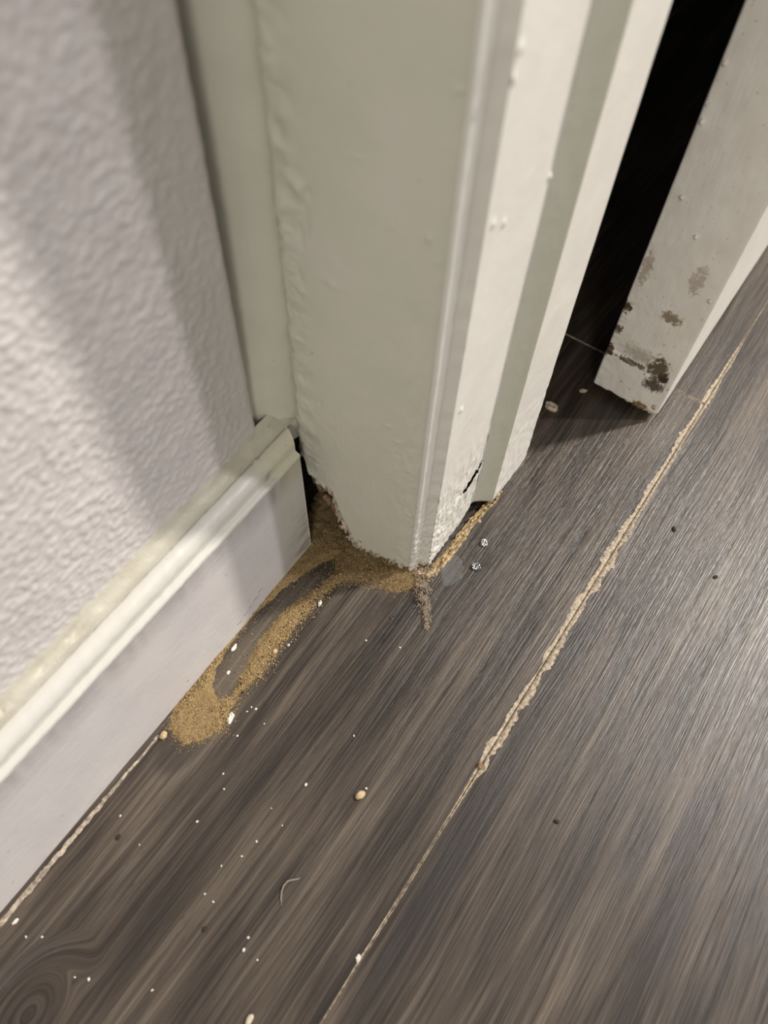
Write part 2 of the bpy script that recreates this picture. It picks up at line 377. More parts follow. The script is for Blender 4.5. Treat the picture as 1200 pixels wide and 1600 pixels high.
# ------------------------------------------------------------------ casing
trim = bpy.data.objects.new('trim_1', None); C.objects.link(trim); trim.location = (.15, .10, 0)
struct(trim, 'white painted door casing with stepped mouldings and a rotted foot', 'door casing')
def tpart(name, vs, fs, mat, **kw):
    o = obj(name, vs, fs, mat, trim, **kw); o.matrix_parent_inverse = Matrix.Translation(-trim.location)
    return o
def zrows(fine, ztop=.30):
    z = [i*fine for i in range(int(ztop/fine)+1)]
    return z + [ztop+.03, .5, 1.0, 2.03]
def resample(path, step):
    out = []
    for a, b in zip(path, path[1:]):
        a, b = Vector(a), Vector(b); k = max(1, int((b-a).length/step))
        out += [a + (b-a)*i/k for i in range(k)]
    return out + [Vector(path[-1])]
def sheet(path, step, fine, bottom, disp, thick=.003):
    """a board with plan outline `path` (metres), standing from bottom(s) upward; disp(s, z) lifts its face"""
    pts = resample(path, step); n = len(pts); nor = []
    for i in range(n):
        t = (pts[min(n-1, i+1)] - pts[max(0, i-1)]).normalized(); nor.append(Vector((t.y, -t.x)))
    ss = [0.0]
    for a, b in zip(pts, pts[1:]): ss.append(ss[-1]+(b-a).length)
    rows = zrows(fine); R = len(rows); vs, fs, fm = [], [], []
    for z in rows:
        for i in range(n):
            zb = bottom(ss[i]); zz = zb + z*(1-zb/.33) if z < .33 else z
            h = disp(ss[i], zz) if z < .31 else 0
            p = pts[i] + nor[i]*h; vs.append((p.x, p.y, zz))
    for j in range(R-1):
        for i in range(n-1):
            a = j*n+i; fs.append((a, a+1, a+n+1, a+n)); fm.append(0)
    b = len(vs)
    for zsel in (0, R-1):
        for i in range(n):
            p = pts[i] - nor[i]*thick; zb = bottom(ss[i]) if zsel == 0 else rows[-1]; vs.append((p.x, p.y, zb))
    for i in range(n-1):
        fs.append((i, b+i, b+i+1, i+1)); fm.append(1)                     # raw foot
        fs.append((b+i, b+n+i, b+n+i+1, b+i+1)); fm.append(1)             # back
        fs.append(((R-1)*n+i, (R-1)*n+i+1, b+n+i+1, b+n+i)); fm.append(0)
    for i, fl in ((0, 0), (n-1, 1)):
        for j in range(R-1):
            fs.append((j*n+i, (j+1)*n+i, b+n+i, b+i)) if j == R-2 and False else None
        col = [j*n+i for j in range(R)]; poly = col + [b+n+i, b+i]
        fs.append(tuple(poly if fl else poly[::-1])); fm.append(0)
    return vs, fs, fm
# face towards the wall
PA, PC = Vector((.1400, .1320)), Vector((.1490, .0770))
ud = (PC-PA).normalized(); un = Vector((ud.y, -ud.x)); FL = (PC-PA).length
def face_uz(px, py):
    p = on_plane(px, py, (PA.x, PA.y, 0), (un.x, un.y, 0)); return (Vector((p.x, p.y))-PA).dot(ud), p.z
fb = sorted([(0.0, .056)] + [(u, max(z, .0020)) for u, z in (face_uz(*q_) for q_ in
      ((472, 706), (480, 735), (497, 757), (519, 768), (528, 795), (535, 810), (548, 835), (560, 855), (580, 872), (598, 884), (625, 890), (645, 893)))])
fb = [t for t in fb if t[0] >= 0]
def face_bottom(s):
    s0 = s
    return max(.0004, interp(fb, s0) + .0016*nz(s*700, 2.2)*(s > .006) + .0009*nz(s*1700, 5))
lumps = []
for px, py, ru, rz, h in ((470, 296, 2.6, 3.2, 1.1), (462, 288, 2.0, 2.0, .7), (480, 300, 1.6, 2.4, -.8), (448, 250, 3, 7, .45), (437, 330, 2.6, 9, .5),
      (470, 370, 1.2, 6, -.55), (468, 430, 1.6, 3, -.5), (470, 455, 1.8, 1.6, .7), (515, 445, 3.4, .9, .5), (560, 247, 4.5, .7, .3), (478, 345, 1.5, 7, -.4),
      (670, 372, 1.4, 1.8, .8), (718, 145, 1.7, 1.0, .8), (720, 150, 1.5, .8, -.5), (683, 410, 1.0, .8, .6), (612, 353, 1.2, 1.2, .3),
      (585, 495, .6, .7, -.5), (612, 534, .7, .7, -.6), (650, 510, 4.0, 6, -.3), (525, 693, 1.0, .4, .8), (497, 720, 1.6, .6, .7), (520, 665, 3, .6, .5),
      (605, 665, 1.6, .5, .8), (620, 690, 1.8, .5, .9), (622, 712, 1.4, .6, -.6), (640, 690, .45, .45, -1.2), (635, 740, 1.4, 1, -.5),
      (642, 750, 1.2, .6, .5), (640, 806, 2.2, .6, .8), (650, 812, 1.2, .4, .7), (563, 788, .4, .4, .7), (500, 630, .8, 1.5, -.4), (510, 745, .9, .5, .6)):
    u, z = face_uz(px, py); lumps.append((u, z, ru*MM*.7, rz*MM*.8, h*MM*1.0))
def face_disp(s, z):
    h = .00022*fbm(s*40, z*22, 3, 3) + .00005*nz(s*500, z*300)
    for u, zc, a, b, k in lumps:
        e = ((s-u)/a)**2 + ((z-zc)/b)**2
        if e < 6: h += k*math.exp(-e)
    lf = 1-sst(0, .0035, s)
    h += -.0022*lf*lf + .0013*(1-sst(.002, .013, s))*fbm(z*150, s*110, 5)        # lumpy rolled left edge
    rg = sst(.038, .052, s)*(1-sst(.085, .20, z)); h += rg*.0003*fbm(s*420, z*140, 6)
    cr_ = face_bottom(s); h += .0008*(1-sst(0, .006, z-cr_))*fbm(s*500, z*500, 8)
    h -= .0009*sst(FL-.006, FL, s)*.6
    return h
vs, fs, fm = sheet([PA, PC], .0006, .0009, face_bottom, face_disp, .003)
tpart('side_board', vs, fs, None, mats=[M['trim'], M['raw']], fm=fm)
# decayed core hanging out below the paint of the side board
core_tab = [(0, .060), (.004, .040), (.008, .030), (.011, .027), (.016, .014), (.022, .004), (.03, .0008), (.05, .0006)]
def core_bottom(s): return max(.0004, interp(core_tab, s) + .0022*fbm(s*500, 1, 3))
off = -un*.0028
v2, f2, m2 = sheet([PA+off+ud*.0006, PC+off-ud*.004], .0007, .006, core_bottom, lambda s, z: .0009*fbm(s*400, z*400, 2), .010)
o = tpart('rotted_core', v2, f2, None, mats=[M['raw'], M['raw']], fm=m2); o['label'] = 'brown decayed core below the broken paint edge'
# front mouldings: (plan path in mm, bottoms along it)
def P(*a): return [Vector((x_*MM, y_*MM)) for x_, y_ in a]
def crumple(s, z, k=1.0):
    return k*(1-sst(.012, .075, z))*(.0012*fbm(s*520, z*300, 4, 4) + .0006*nz(s*300, z*1000, 2))
def bead_disp(s, z):
    return .00012*fbm(s*200, z*30, 2) + crumple(s, z, .7) + .0004*nz(z*160, 9)*sst(.004, .009, s) - .0022*math.exp(-((s-.0016-.08*(z-.012))/.0005)**2)*sst(.007, .009, z)*(1-sst(.014, .018, z))
vs, fs, fm = sheet(P((148.7, 77.3), (148.5, 76.6), (148.75, 76.1), (149.3, 75.85), (151.2, 75.5), (153.3, 75.25), (153.9, 75.0), (155.0, 73.2), (156.3, 71.2)),
                   .0004, .0008, lambda s: .0012+.0012*nz(s*900, 1), bead_disp)
tpart('bead_moulding', vs, fs, None, mats=[M['front'], M['raw']], fm=fm)
FY = .0712
flat_tab = [(0, .0012), (.003, .0016)] + sorted((max(.004, p_.x-.1563), max(.001, p_.z)) for p_ in
      (on_plane(a_, b_, (0, FY, 0), (0, 1, 0)) for a_, b_ in ((690, 868), (696, 852), (712, 835), (722, 812), (732, 792), (744, 778))))
def flat_bottom(s): return max(.0005, interp(flat_tab, s) + .0009*nz(s*800, 4) + .0005*nz(s*2400, 7))
ck = []                                           # the crack in the paint, photo px -> (s, z)
for a_, b_ in ((753, 720), (747, 733), (740, 742), (733, 755), (722, 770), (713, 781), (705, 797)):
    p_ = on_plane(a_, b_, (0, FY, 0), (0, 1, 0)); ck.append((p_.x-.1563, p_.z))
ck.sort()
kn = []
for a_, b_ in ((812, 75), (770, 350), (787, 348), (858, 275), (720, 640), (800, 125)):
    p_ = on_plane(a_, b_, (0, FY, 0), (0, 1, 0)); kn.append((p_.x-.1563, p_.z))
def flat_disp(s, z):
    h = .00012*fbm(s*60, z*20, 2) + .0006*(1-sst(.045, .085, z))*fbm(s*330, z*110, 3) + crumple(s, z, 1-sst(.004, .014, s))
    h += .0004*(1-sst(.03, .075, z))*nz(s*1200, z*1200, 6)
    for u, zc in kn:
        e = ((s-u)/.0009)**2 + ((z-zc)/.0011)**2
        if e < 6: h += .0010*math.exp(-e)
    if ck[0][0]-.006 < s:
        dd = z - (interp(ck, s) + .0009*nz(s*500, 5)); on = sst(ck[0][0]-.006, ck[0][0]+.004, s)
        h += .0006*on*sst(-.0002, .0006, -dd)*(1-sst(.0006, .014, -dd))
    return h
vs, fs, fm = sheet(P((156.3, 71.2), (195.4, 71.2)), .0005, .0008, flat_bottom, flat_disp, .0025)
def in_crack(q_):
    c_ = sum((Vector(vs[t]) for t in q_), Vector())/len(q_); u = c_.x-.1563
    return abs(c_.z - interp(ck, u) - .0009*nz(u*500, 5)) < .0013*sst(.019, .030, u)*(1-.5*sst(.034, .039, u))
keep = [i for i, q_ in enumerate(fs) if not (fm[i] == 0 and len(q_) == 4 and in_crack(q_))]     # the paint has split open here
fs, fm = [fs[i] for i in keep], [fm[i] for i in keep]
tpart('flat_casing', vs, fs, None, mats=[M['front'], M['raw']], fm=fm)
vs, fs, fm = sheet(P((195.4, 71.2), (203.0, 64.1)), .0008, .0012, lambda s: .0065-.0028*s/.0104+.0004*nz(s*900, 2),
                   lambda s, z: .0002*fbm(s*150, z*60, 2) - .0006*math.sin(math.pi*min(1, s/.0104)), .0025)
tpart('cove_step', vs, fs, None, mats=[M['trim'], M['raw']], fm=fm)
def strip_bottom(s): return interp([(0, .0034), (.010, .0022), (.018, .0008), (.036, .0006)], s)
def strip_disp(s, z):
    return .0003*(1-sst(.05, .08, z))*fbm(s*300, z*200, 1) + .0001*nz(s*80, z*60) - .0012*sst(.0335, .0362, s)
vs, fs, fm = sheet(P((203.0, 64.1), (238.6, 64.0), (239.8, 64.6), (240.0, 66), (240.0, 95)), .0007, .0012,
                   lambda s: strip_bottom(s), strip_disp, .0025)
tpart('stop_strip', vs, fs, None, mats=[M['front'], M['raw']], fm=fm)
# caulked inner corner between the wall and the casing
def recess():
    """the hollow corner: the wall rounds back, a shadowed strip, filled up with caulk towards the baseboard"""
    rows = [.078+i*.002 for i in range(120)] + [.4, 1.0, 2.03]; vs, fs = [], []
    for z in rows:
        dp = 2.0 + 20*sst(.085, .20, z)
        path = [(127.2, 138.2+dp)] + [(128.4+13.9*t, 131.3 + (6.4+dp)*(1-t)**1.7) for t in (0, .1, .2, .32, .45, .58, .7, .82, .92, 1.0)]
        for k_, (x, y) in enumerate(path):
            w_ = .00045*fbm(x*.12, z*60, 4) + .0004*nz(x*.5, z*400)*(1-sst(.10, .14, z))
            vs.append((x*MM, y*MM - w_*(k_ > 1), z + (.0015*nz(x*.4, 3) - .004*sst(131, 138, x) if z == rows[0] else 0)))
    n_ = 11
    for j_ in range(len(rows)-1):
        for i_ in range(n_-1):
            a = j_*n_+i_; fs.append((a, a+1, a+n_+1, a+n_))
    return vs, fs
o = tpart('caulk_fillet', *recess(), M['trim']); o['label'] = 'shadowed greenish caulked inner corner beside the wall'
# crumpled paint skin along the broken foot
def torn_skin():
    vs, fs = [], []; nc, nr = 170, 9; u0, u1 = .0125, .0525
    for i in range(nc+1):
        u = u0+(u1-u0)*i/nc; zb = face_bottom(u); a_ = sst(u0, u0+.004, u)*(1-.6*sst(.034, .05, u))
        for j_ in range(nr+1):
            t = j_/nr; z = max(.0003, zb - .0044*a_*(1-t)*(1+.7*nz(u*450, 4)) + .0026*t*(1+.7*fbm(u*500, 9, 2)))
            out = .0006*math.sin(math.pi*min(1, t*1.15)) + (.0026*fbm(u*600, t*2.2, 3) + .0014*nz(u*1500, t*3, 6))*math.sin(math.pi*t*.92+.2) - .0012*(t > .93) - .0006*(t < .1)
            p_ = PA + ud*u + un*(out+.0001); vs.append((p_.x, p_.y, z))
    for i in range(nc):
        for j_ in range(nr):
            a = i*(nr+1)+j_; fs.append((a, a+nr+1, a+nr+2, a+1))
    return vs, fs
o = tpart('torn_skin', *torn_skin(), M['torn']); o['label'] = 'crumpled torn paint along the broken foot'
# torn flakes along the broken foot
def flake(cx, cy, cz, a, b, yaw, pitch, seed, th=.0004):
    rn = random.Random(seed); k = 11; top = []
    for i in range(k):
        t = 2*math.pi*i/k; rr = rn.uniform(.65, 1.1)
        top.append(Vector((a*rr*math.cos(t), 0, b*rr*math.sin(t))))
    R = Matrix.Rotation(yaw, 3, 'Z') @ Matrix.Rotation(pitch, 3, 'X'); c_ = Vector((cx, cy, cz)); v, ff = [], []
    for yy in (-th, th):
        v.append(c_ + R @ Vector((0, yy, 0)))
        v += [c_ + R @ (p_ + Vector((0, yy + .5*a*nz(p_.x*900, p_.z*900, seed), 0))) for p_ in top]
    for i in range(k):
        j = (i+1) % k
        ff += [(0, 1+i, 1+j), (k+1, k+2+j, k+2+i), (1+i, k+2+i, k+2+j, 1+j)]
    return v, ff
rnd = random.Random(11)
ang = math.atan2(ud.y, ud.x)
for px, py, a_, b_ in ((536, 822, 1.6, 2.0), (545, 838, 1.5, 1.2), (556, 852, 1.8, 1.6), (566, 862, 1.7, 1.1), (580, 868, 1.6, 1.2), (590, 880, 1.8, .9),
                       (604, 886, 1.4, .8), (530, 800, 1.0, 2.0), (562, 845, 1.2, .8), (655, 893, 1.2, .9), (640, 890, 1.3, .7), (598, 895, .9, .7)):
    u, z = face_uz(px, py); z = max(.0016, z); p_ = PA + ud*u + un*.0006
    o = tpart('torn_flake', *flake(p_.x, p_.y, z, a_*MM, b_*MM, ang + rnd.uniform(-.4, .4), rnd.uniform(-.5, .35), rnd.randint(0, 999)), M['torn'])
for px, py, a_, b_ in ((672, 880, 1.5, 1.2), (682, 868, 1.4, 1.6), (690, 858, 1.5, 1.0), (676, 893, 1.2, .8), (697, 848, 1.2, .9), (668, 870, 1.1, 1.4), (688, 845, 1.3, .8)):
    p_ = on_plane(px, py, (0, .0735, 0), (0, 1, 0))
    o = tpart('torn_flake', *flake(p_.x, .0722, max(.0015, p_.z), a_*MM, b_*MM, rnd.uniform(-.7, .5), rnd.uniform(-.7, .3), rnd.randint(0, 999)), M['front'])
# brown lump torn open at the wall side of the foot
u, z = face_uz(509, 775); p_ = PA + ud*u - un*.0008
o = tpart('torn_flake', *flake(p_.x, p_.y, z-.004, .0026, .0052, ang-.2, .15, 77, .0009), M['raw']); o['label'] = 'brown splinter below the torn paint'

# ------------------------------------------------------------------ closet door, standing open a crack
DX, DY0, DY1, DZ = .3000, .0200, .0580, .0055
def d_at(px, py):
    p_ = on_plane(px, py, (DX, 0, 0), (1, 0, 0)); return p_
def door_mat():
    k = NT('stained_white_door_paint'); p = k.pos()
    c = k.mix(k.ramp(k.noise(p, 60, 3), [(.35, 0.0), (.65, 1.0)]), (.76, .72, .65), (.82, .79, .73))
    n1 = k.noise(p, 420, 4, .65); n2 = k.noise(k.vmath('MULTIPLY', p, (200, 700, 250)), 1, 4, .7)
    def stain(c, px, py, ry, rz, col, lo, hi, amt, nn, soft=.8):
        q_ = d_at(px, py)
        b = k.blob(q_, (.03, ry*MM*1.25, rz*MM*1.25), 1.0)
        f_ = k.ramp(k.math('MULTIPLY_ADD', k.math('SUBTRACT', nn, .5), 1.9, k.math('MULTIPLY', b, .9)), [(lo, 0.0), (hi+.02, min(1, amt*1.05))])
        return k.mix(f_, c, col)
    c = stain(c, 1048, 497, 8, 5.5, (.23, .165, .09), .34, .62, .85, n1)
    c = stain(c, 1000, 555, 15, 8, (.30, .24, .16), .30, .75, .55, n1)
    c = stain(c, 1028, 578, 8.5, 13, (.11, .075, .04), .33, .62, .92, n1)
    c = stain(c, 1022, 602, 9, 7, (.07, .045, .025), .33, .62, .9, n2)
    c = stain(c, 1036, 592, 4, 5, (.05, .03, .02), .3, .6, .95, n2)
    c = stain(c, 978, 478, 5, 6, (.085, .055, .03), .42, .58, .95, n1)
    c = stain(c, 967, 515, 4, 5, (.12, .075, .04), .44, .6, .9, n1)
    c = stain(c, 952, 545, 5, 6, (.08, .05, .03), .40, .56, .95, n1)
    c = stain(c, 985, 565, 14, 2.4, (.10, .07, .04), .34, .55, .9, n2)
    c = stain(c, 1000, 630, 6, 2.5, (.24, .15, .07), .30, .5, .9, n1)
    c = stain(c, 1090, 440, 6, 16, (.33, .26, .20), .45, .75, .6, n1)
    c = stain(c, 1010, 420, 4, 18, (.30, .22, .14), .42, .7, .6, n1)
    c = k.mix(k.ramp(k.noise(p, 260, 2), [(.74, 0.0), (.80, .5)]), c, (.22, .16, .10))
    k.bump(k.math('ADD', k.noise(p, 330, 4, .6), k.noise(k.vmath('MULTIPLY', p, (900, 900, 70)), 1, 2)), .0003, .55)
    return k.done(c, .4, .45)
M['door'] = door_mat()
ckd = sorted((p_.y, p_.z) for p_ in (d_at(*q_) for q_ in ((953, 543), (968, 552), (980, 560), (990, 570), (1005, 575), (1020, 590))))
def door_mesh():
    ys = [DY1 - (DY1-DY0)*i/76 for i in range(77)]; zs = [i*.0006 for i in range(120)] + [.072+i*.002 for i in range(80)] + [.3, .6, 1.2, 1.99]
    n_ = len(ys); vs, fs, fm = [], [], []
    for j, z in enumerate(zs):
        for y in ys:
            zb = DZ + .0007*nz(y*260, 3.3) + .0004*nz(y*900, 1) - .0012*math.exp(-((y-.027)/.004)**2)
            zz = zb + z*(1-zb/1.99)
            e = min(y-DY0, DY1-y); rd = .0012; ex = rd - math.sqrt(max(0, rd*rd-(rd-min(e, rd))**2))
            h = .00025*fbm(y*160, zz*90, 2)
            h += .0007*(1-sst(interp(ckd, y)-.0006, interp(ckd, y)+.0002, zz))*sst(.026, .032, y) if zz < .06 else 0
            h -= .0005*math.exp(-((zz-interp(ckd, y)-.0004)/.0005)**2)*sst(.026, .032, y) if zz < .06 else 0
            h += .0006*math.exp(-((y-DY1+.002)/.0025)**2)*fbm(zz*220, 3)*(1-sst(.12, .2, zz))
            vs.append((DX + ex - h, y, zz))
    for j in range(len(zs)-1):
        for i in range(n_-1):
            a = j*n_+i; fs.append((a, a+n_, a+n_+1, a+1)); fm.append(0)
    b = len(vs); XE = 1.06
    for i in (0, n_-1):
        for j in range(len(zs)):
            o_ = vs[j*n_+i]; vs.append((XE, o_[1], o_[2]))
    R = len(zs)
    for kk, i in enumerate((0, n_-1)):
        for j in range(R-1):
            q_ = (j*n_+i, (j+1)*n_+i, b+kk*R+j+1, b+kk*R+j); fs.append(q_[::-1] if kk == 0 else q_); fm.append(0)
    fs.append(tuple(list(range(n_)) + [b+R, b])); fm.append(1)
    fs.append(tuple(list(range((R-1)*n_, R*n_))[::-1] + [b+R-1, b+2*R-1])); fm.append(0)
    fs.append((b, b+R, b+2*R-1, b+R-1)); fm.append(0)
    return vs, fs, fm
vs, fs, fm = door_mesh()
door = obj('door_1', vs, fs, None, mats=[M['door'], M['raw']], fm=fm)
at_base(door, (.68, .039, 0)); struct(door, 'white closet door with brown stains on its edge, standing ajar', 'door')
def dpart(name, v, ff, mat):
    o = obj(name, v, ff, mat, door); o.matrix_parent_inverse = Matrix.Translation(-door.location); return o
for px, py, a_, b_ in ((1012, 640, 3.2, 1.0), (985, 628, 4.0, .9), (1022, 636, 1.2, 2.0)):
    p_ = d_at(px, py); dpart('peeling_paint', *flake(DX-.0006, p_.y, max(.0056, p_.z), a_*MM, b_*MM, math.pi/2, -.25, px, .0003), M['chipcream'])
p_ = d_at(998, 632); o = dpart('bare_wood', *flake(DX-.0008, p_.y, max(.006, p_.z), .0036, .0016, math.pi/2, 0, 5, .0005), M['raw']); o['label'] = 'brown bare wood at the chipped bottom edge'
for px, py in ((1097, 190), (1133, 98), (1107, 160), (1066, 308), (1088, 370), (1110, 470)):
    p_ = d_at(px, py); dpart('paint_blob', *flake(DX-.0003, p_.y, p_.z, .0011, .0013, math.pi/2, .1, px, .0007), M['door'])

# ------------------------------------------------------------------ wood dust at the foot of the casing
def poly(pts): return [(v.x, v.y) for v in (on_floor(a, b) for a, b in pts)]
def signed(poly_, x, y):
    """distance to the outline, positive inside"""
    ins = False; best = 1e9; n_ = len(poly_)
    for i in range(n_):
        x1, y1 = poly_[i]; x2, y2 = poly_[(i+1) % n_]
        if (y1 > y) != (y2 > y) and x < (x2-x1)*(y-y1)/(y2-y1)+x1: ins = not ins
        dx, dy = x2-x1, y2-y1; t = max(0, min(1, ((x-x1)*dx+(y-y1)*dy)/(dx*dx+dy*dy)))
        q_ = (x-x1-t*dx)**2 + (y-y1-t*dy)**2
        if q_ < best: best = q_
    return math.sqrt(best) if ins else -math.sqrt(best)
outer = poly([(262, 1140), (285, 1165), (318, 1160), (350, 1140), (366, 1100), (384, 1075), (405, 1058), (425, 1030), (445, 1000), (478, 962), (505, 930),
              (535, 910), (575, 912), (610, 925), (640, 922), (665, 915), (660, 860), (600, 800), (520, 700), (490, 770), (470, 850), (400, 935), (330, 1030), (270, 1105)])
swipe = poly([(340, 1094), (331, 1072), (338, 1040), (362, 1003), (392, 966), (430, 930), (465, 902), (500, 880), (524, 872), (526, 892), (500, 915), (470, 935), (440, 958),
              (414, 990), (394, 1020), (378, 1055), (362, 1088)])
def dust_h(x, y):
    a = signed(outer, x, y) + .0012*fbm(x*420, y*420, 1)
    if a < -.002: return -1
    b = -signed(swipe, x, y) + .0010*fbm(x*260, y*260, 5)        # positive outside the swipe
    h = .0010*sst(-.0006, .004, a)
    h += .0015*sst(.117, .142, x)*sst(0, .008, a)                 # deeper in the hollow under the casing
    h *= sst(-.0008, .0034, b)
    ridge = math.exp(-((b-.0025)/.0025)**2)*sst(-.0006, .003, a); h += .0004*ridge
    return h*(1+.22*fbm(x*260, y*260, 9)) - .00020
def dust_mesh():
    st = .00045; x0, x1, y0, y1 = .012, .165, .064, .139
    nx, ny = int((x1-x0)/st), int((y1-y0)/st); H = {}; vs, fs = [], []; idx = {}
    for i in range(nx+1):
        for j in range(ny+1):
            x, y = x0+i*st, y0+j*st; h = dust_h(x, y)
            H[i, j] = h + (.00016*nz(x*1700, y*1700, 2) + .00012*nz(x*3300, y*3300, 4) if h > -.5 else 0)
    def vid(i, j):
        if (i, j) not in idx:
            idx[i, j] = len(vs); vs.append((x0+i*st, y0+j*st, max(-.0003, H[i, j])))
        return idx[i, j]
    for i in range(nx):
        for j in range(ny):
            q_ = ((i, j), (i+1, j), (i+1, j+1), (i, j+1))
            if max(H[t] for t in q_) > .00002: fs.append(tuple(vid(*t) for t in q_))
    return vs, fs, H
vs, fs, _ = dust_mesh()
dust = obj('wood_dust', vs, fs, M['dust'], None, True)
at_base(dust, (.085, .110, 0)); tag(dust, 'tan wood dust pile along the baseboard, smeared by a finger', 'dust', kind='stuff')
rnd = random.Random(21); gv, gf, gm = [], [], []
octf = [(0, 2, 4), (2, 1, 4), (1, 3, 4), (3, 0, 4), (2, 0, 5), (1, 2, 5), (3, 1, 5), (0, 3, 5)]
def grain(x, y, z, s, mi):
    R = Matrix.Rotation(rnd.uniform(0, 6.3), 3, 'Z') @ Matrix.Rotation(rnd.uniform(0, 6.3), 3, 'X'); b = len(gv)
    for a in ((1, 0, 0), (-1, 0, 0), (0, 1, 0), (0, -1, 0), (0, 0, 1), (0, 0, -1)):
        p_ = R @ (Vector(a)*s*rnd.uniform(.6, 1.2)); gv.append((x+p_.x, y+p_.y, z+p_.z))
    for t in octf: gf.append(tuple(b+i for i in t)); gm.append(mi)
cnt = 0
for _ in range(110000):
    x, y = rnd.uniform(.010, .165), rnd.uniform(.062, .1228)
    if cnt > 21000: break
    a = signed(outer, x, y)
    if a < -.005: continue
    b = -signed(swipe, x, y)
    pr = (.55 if a > 0 else .38*math.exp(a/.0013))*(1 if b > 0 else .07+.5*math.exp(b/.0016))
    if a < .004 and x > .035: pr *= 1.5
    if rnd.random() > pr: continue
    h = max(0, dust_h(x, y)); s = rnd.choice((.00014, .00016, .0002, .00026)) * (1.5 if rnd.random() < .06 else 1)
    if a < .005 and b > 0 and .04 < x < .12 and rnd.random() < .5: s *= rnd.uniform(1.3, 2.1)
    u_ = rnd.random(); grain(x, y, h + s*.5, s, 0 if u_ < .60 else (1 if u_ < .76 else (2 if u_ < .80 else (3 if u_ < .92 else 4)))); cnt += 1
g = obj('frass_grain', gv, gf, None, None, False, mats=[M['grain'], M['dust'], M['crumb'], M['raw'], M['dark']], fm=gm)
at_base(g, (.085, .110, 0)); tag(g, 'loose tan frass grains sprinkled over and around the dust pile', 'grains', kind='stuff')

# ------------------------------------------------------------------ pale caulk residue on the floor by the baseboard
def ribbon(x0, x1, yf, wf, hf, st=.0006):
    vs, fs = [], []; n_ = int((x1-x0)/st)
    for i in range(n_+1):
        x = x0+(x1-x0)*i/n_; y, w_, h = yf(x), wf(x), hf(x)
        for t, k in ((-1, 0), (-.5, .8), (0, 1), (.5, .8), (1, 0)): vs.append((x, y+w_*t*(1+.6*nz(x*300, 20 if t > 0 else 3)), h*k*(1+.7*fbm(x*520, t*.7, 2, 3)) - .00008*(k == 0)))
    for i in range(n_):
        for j in range(4):
            a = i*5+j; fs.append((a, a+5, a+6, a+1))
    return vs, fs
o = obj('caulk_strip', *ribbon(-.30, .0235, lambda x: .1203+.0003*nz(x*120, 1), lambda x: max(.0002, (.0013+.0005*nz(x*260, 4)+.0004*nz(x*900, 6))*(1-.55*sst(-.03, .02, x))),
        lambda x: max(.00005, .00014+.00018*nz(x*150, 2))), M['caulkline'])
at_base(o, (-.03, .1203, 0)); tag(o, 'thin pale gritty caulk strip on the floor along the baseboard', 'caulk')
# golden dried glue under the front mouldings
def gy(x): return interp([(.150, .0690), (.166, .0675), (.188, .0668), (.205, .0650), (.2135, .0640)], x) + .0006*nz(x*420, 3)
gsv, gsf = ribbon(.1505, .2135, gy, lambda x: (.0020*(1-.55*sst(.185, .213, x)))*(1+.7*nz(x*330, 8)), lambda x: .0013*(1-.4*sst(.19, .213, x))*(1+.8*nz(x*260, 5)), .0004)
for oy, ww, hh, a0, a1 in ((-.0012, .0006, .0019, .160, .209), (.0012, .0006, .0024, .176, .2125), (-.0022, .0009, .0009, .153, .180)):
    v_, f_ = ribbon(a0, a1, lambda x: gy(x)+oy+.0005*nz(x*300, oy*900), lambda x: ww*(1+.6*nz(x*500, 2)), lambda x: hh*(1+.6*nz(x*220, oy*700)), .0005)
    b = len(gsv); gsv += v_; gsf += [tuple(q_+b for q_ in t) for t in f_]
o = obj('glue_strip', gsv, gsf, M['gold'])
at_base(o, (.18, .067, 0)); tag(o, 'golden dried glue strip along the foot of the stepped casing', 'glue')
# dark dirt film around the corner foot
def smear(name, pts, h, mat, seed, st=.0006):
    pl_ = poly(pts); xs_, ys_ = [p[0] for p in pl_], [p[1] for p in pl_]; vs, fs, idx = [], [], {}
    nx, ny = int((max(xs_)-min(xs_))/st)+2, int((max(ys_)-min(ys_))/st)+2
    def val(i, j):
        x, y = min(xs_)+i*st, min(ys_)+j*st; a = signed(pl_, x, y) + .0016*fbm(x*330, y*330, seed)
        return x, y, a
    def vid(i, j):
        if (i, j) not in idx:
            x, y, a = val(i, j); idx[i, j] = len(vs); vs.append((x, y, -.0001 + h*sst(-.0003, .0022, a)*(1+.5*fbm(x*220, y*220, seed+2))))
        return idx[i, j]
    for i in range(nx):
        for j in range(ny):
            if max(val(i, j)[2], val(i+1, j+1)[2]) > 0: fs.append(tuple(vid(*t) for t in ((i, j), (i+1, j), (i+1, j+1), (i, j+1))))
    o = obj(name, vs, fs, mat); c_ = sum((Vector((*p, 0)) for p in pl_), Vector())/len(pl_); at_base(o, (c_.x, c_.y, 0)); return o
o = smear('clear_glue_smear', [(698, 872), (716, 866), (726, 884), (724, 905), (706, 918), (690, 912), (688, 892)], .0004, M['film'], 3)
tag(o, 'clear glossy glue smear on the floor beside the casing corner', 'glue')
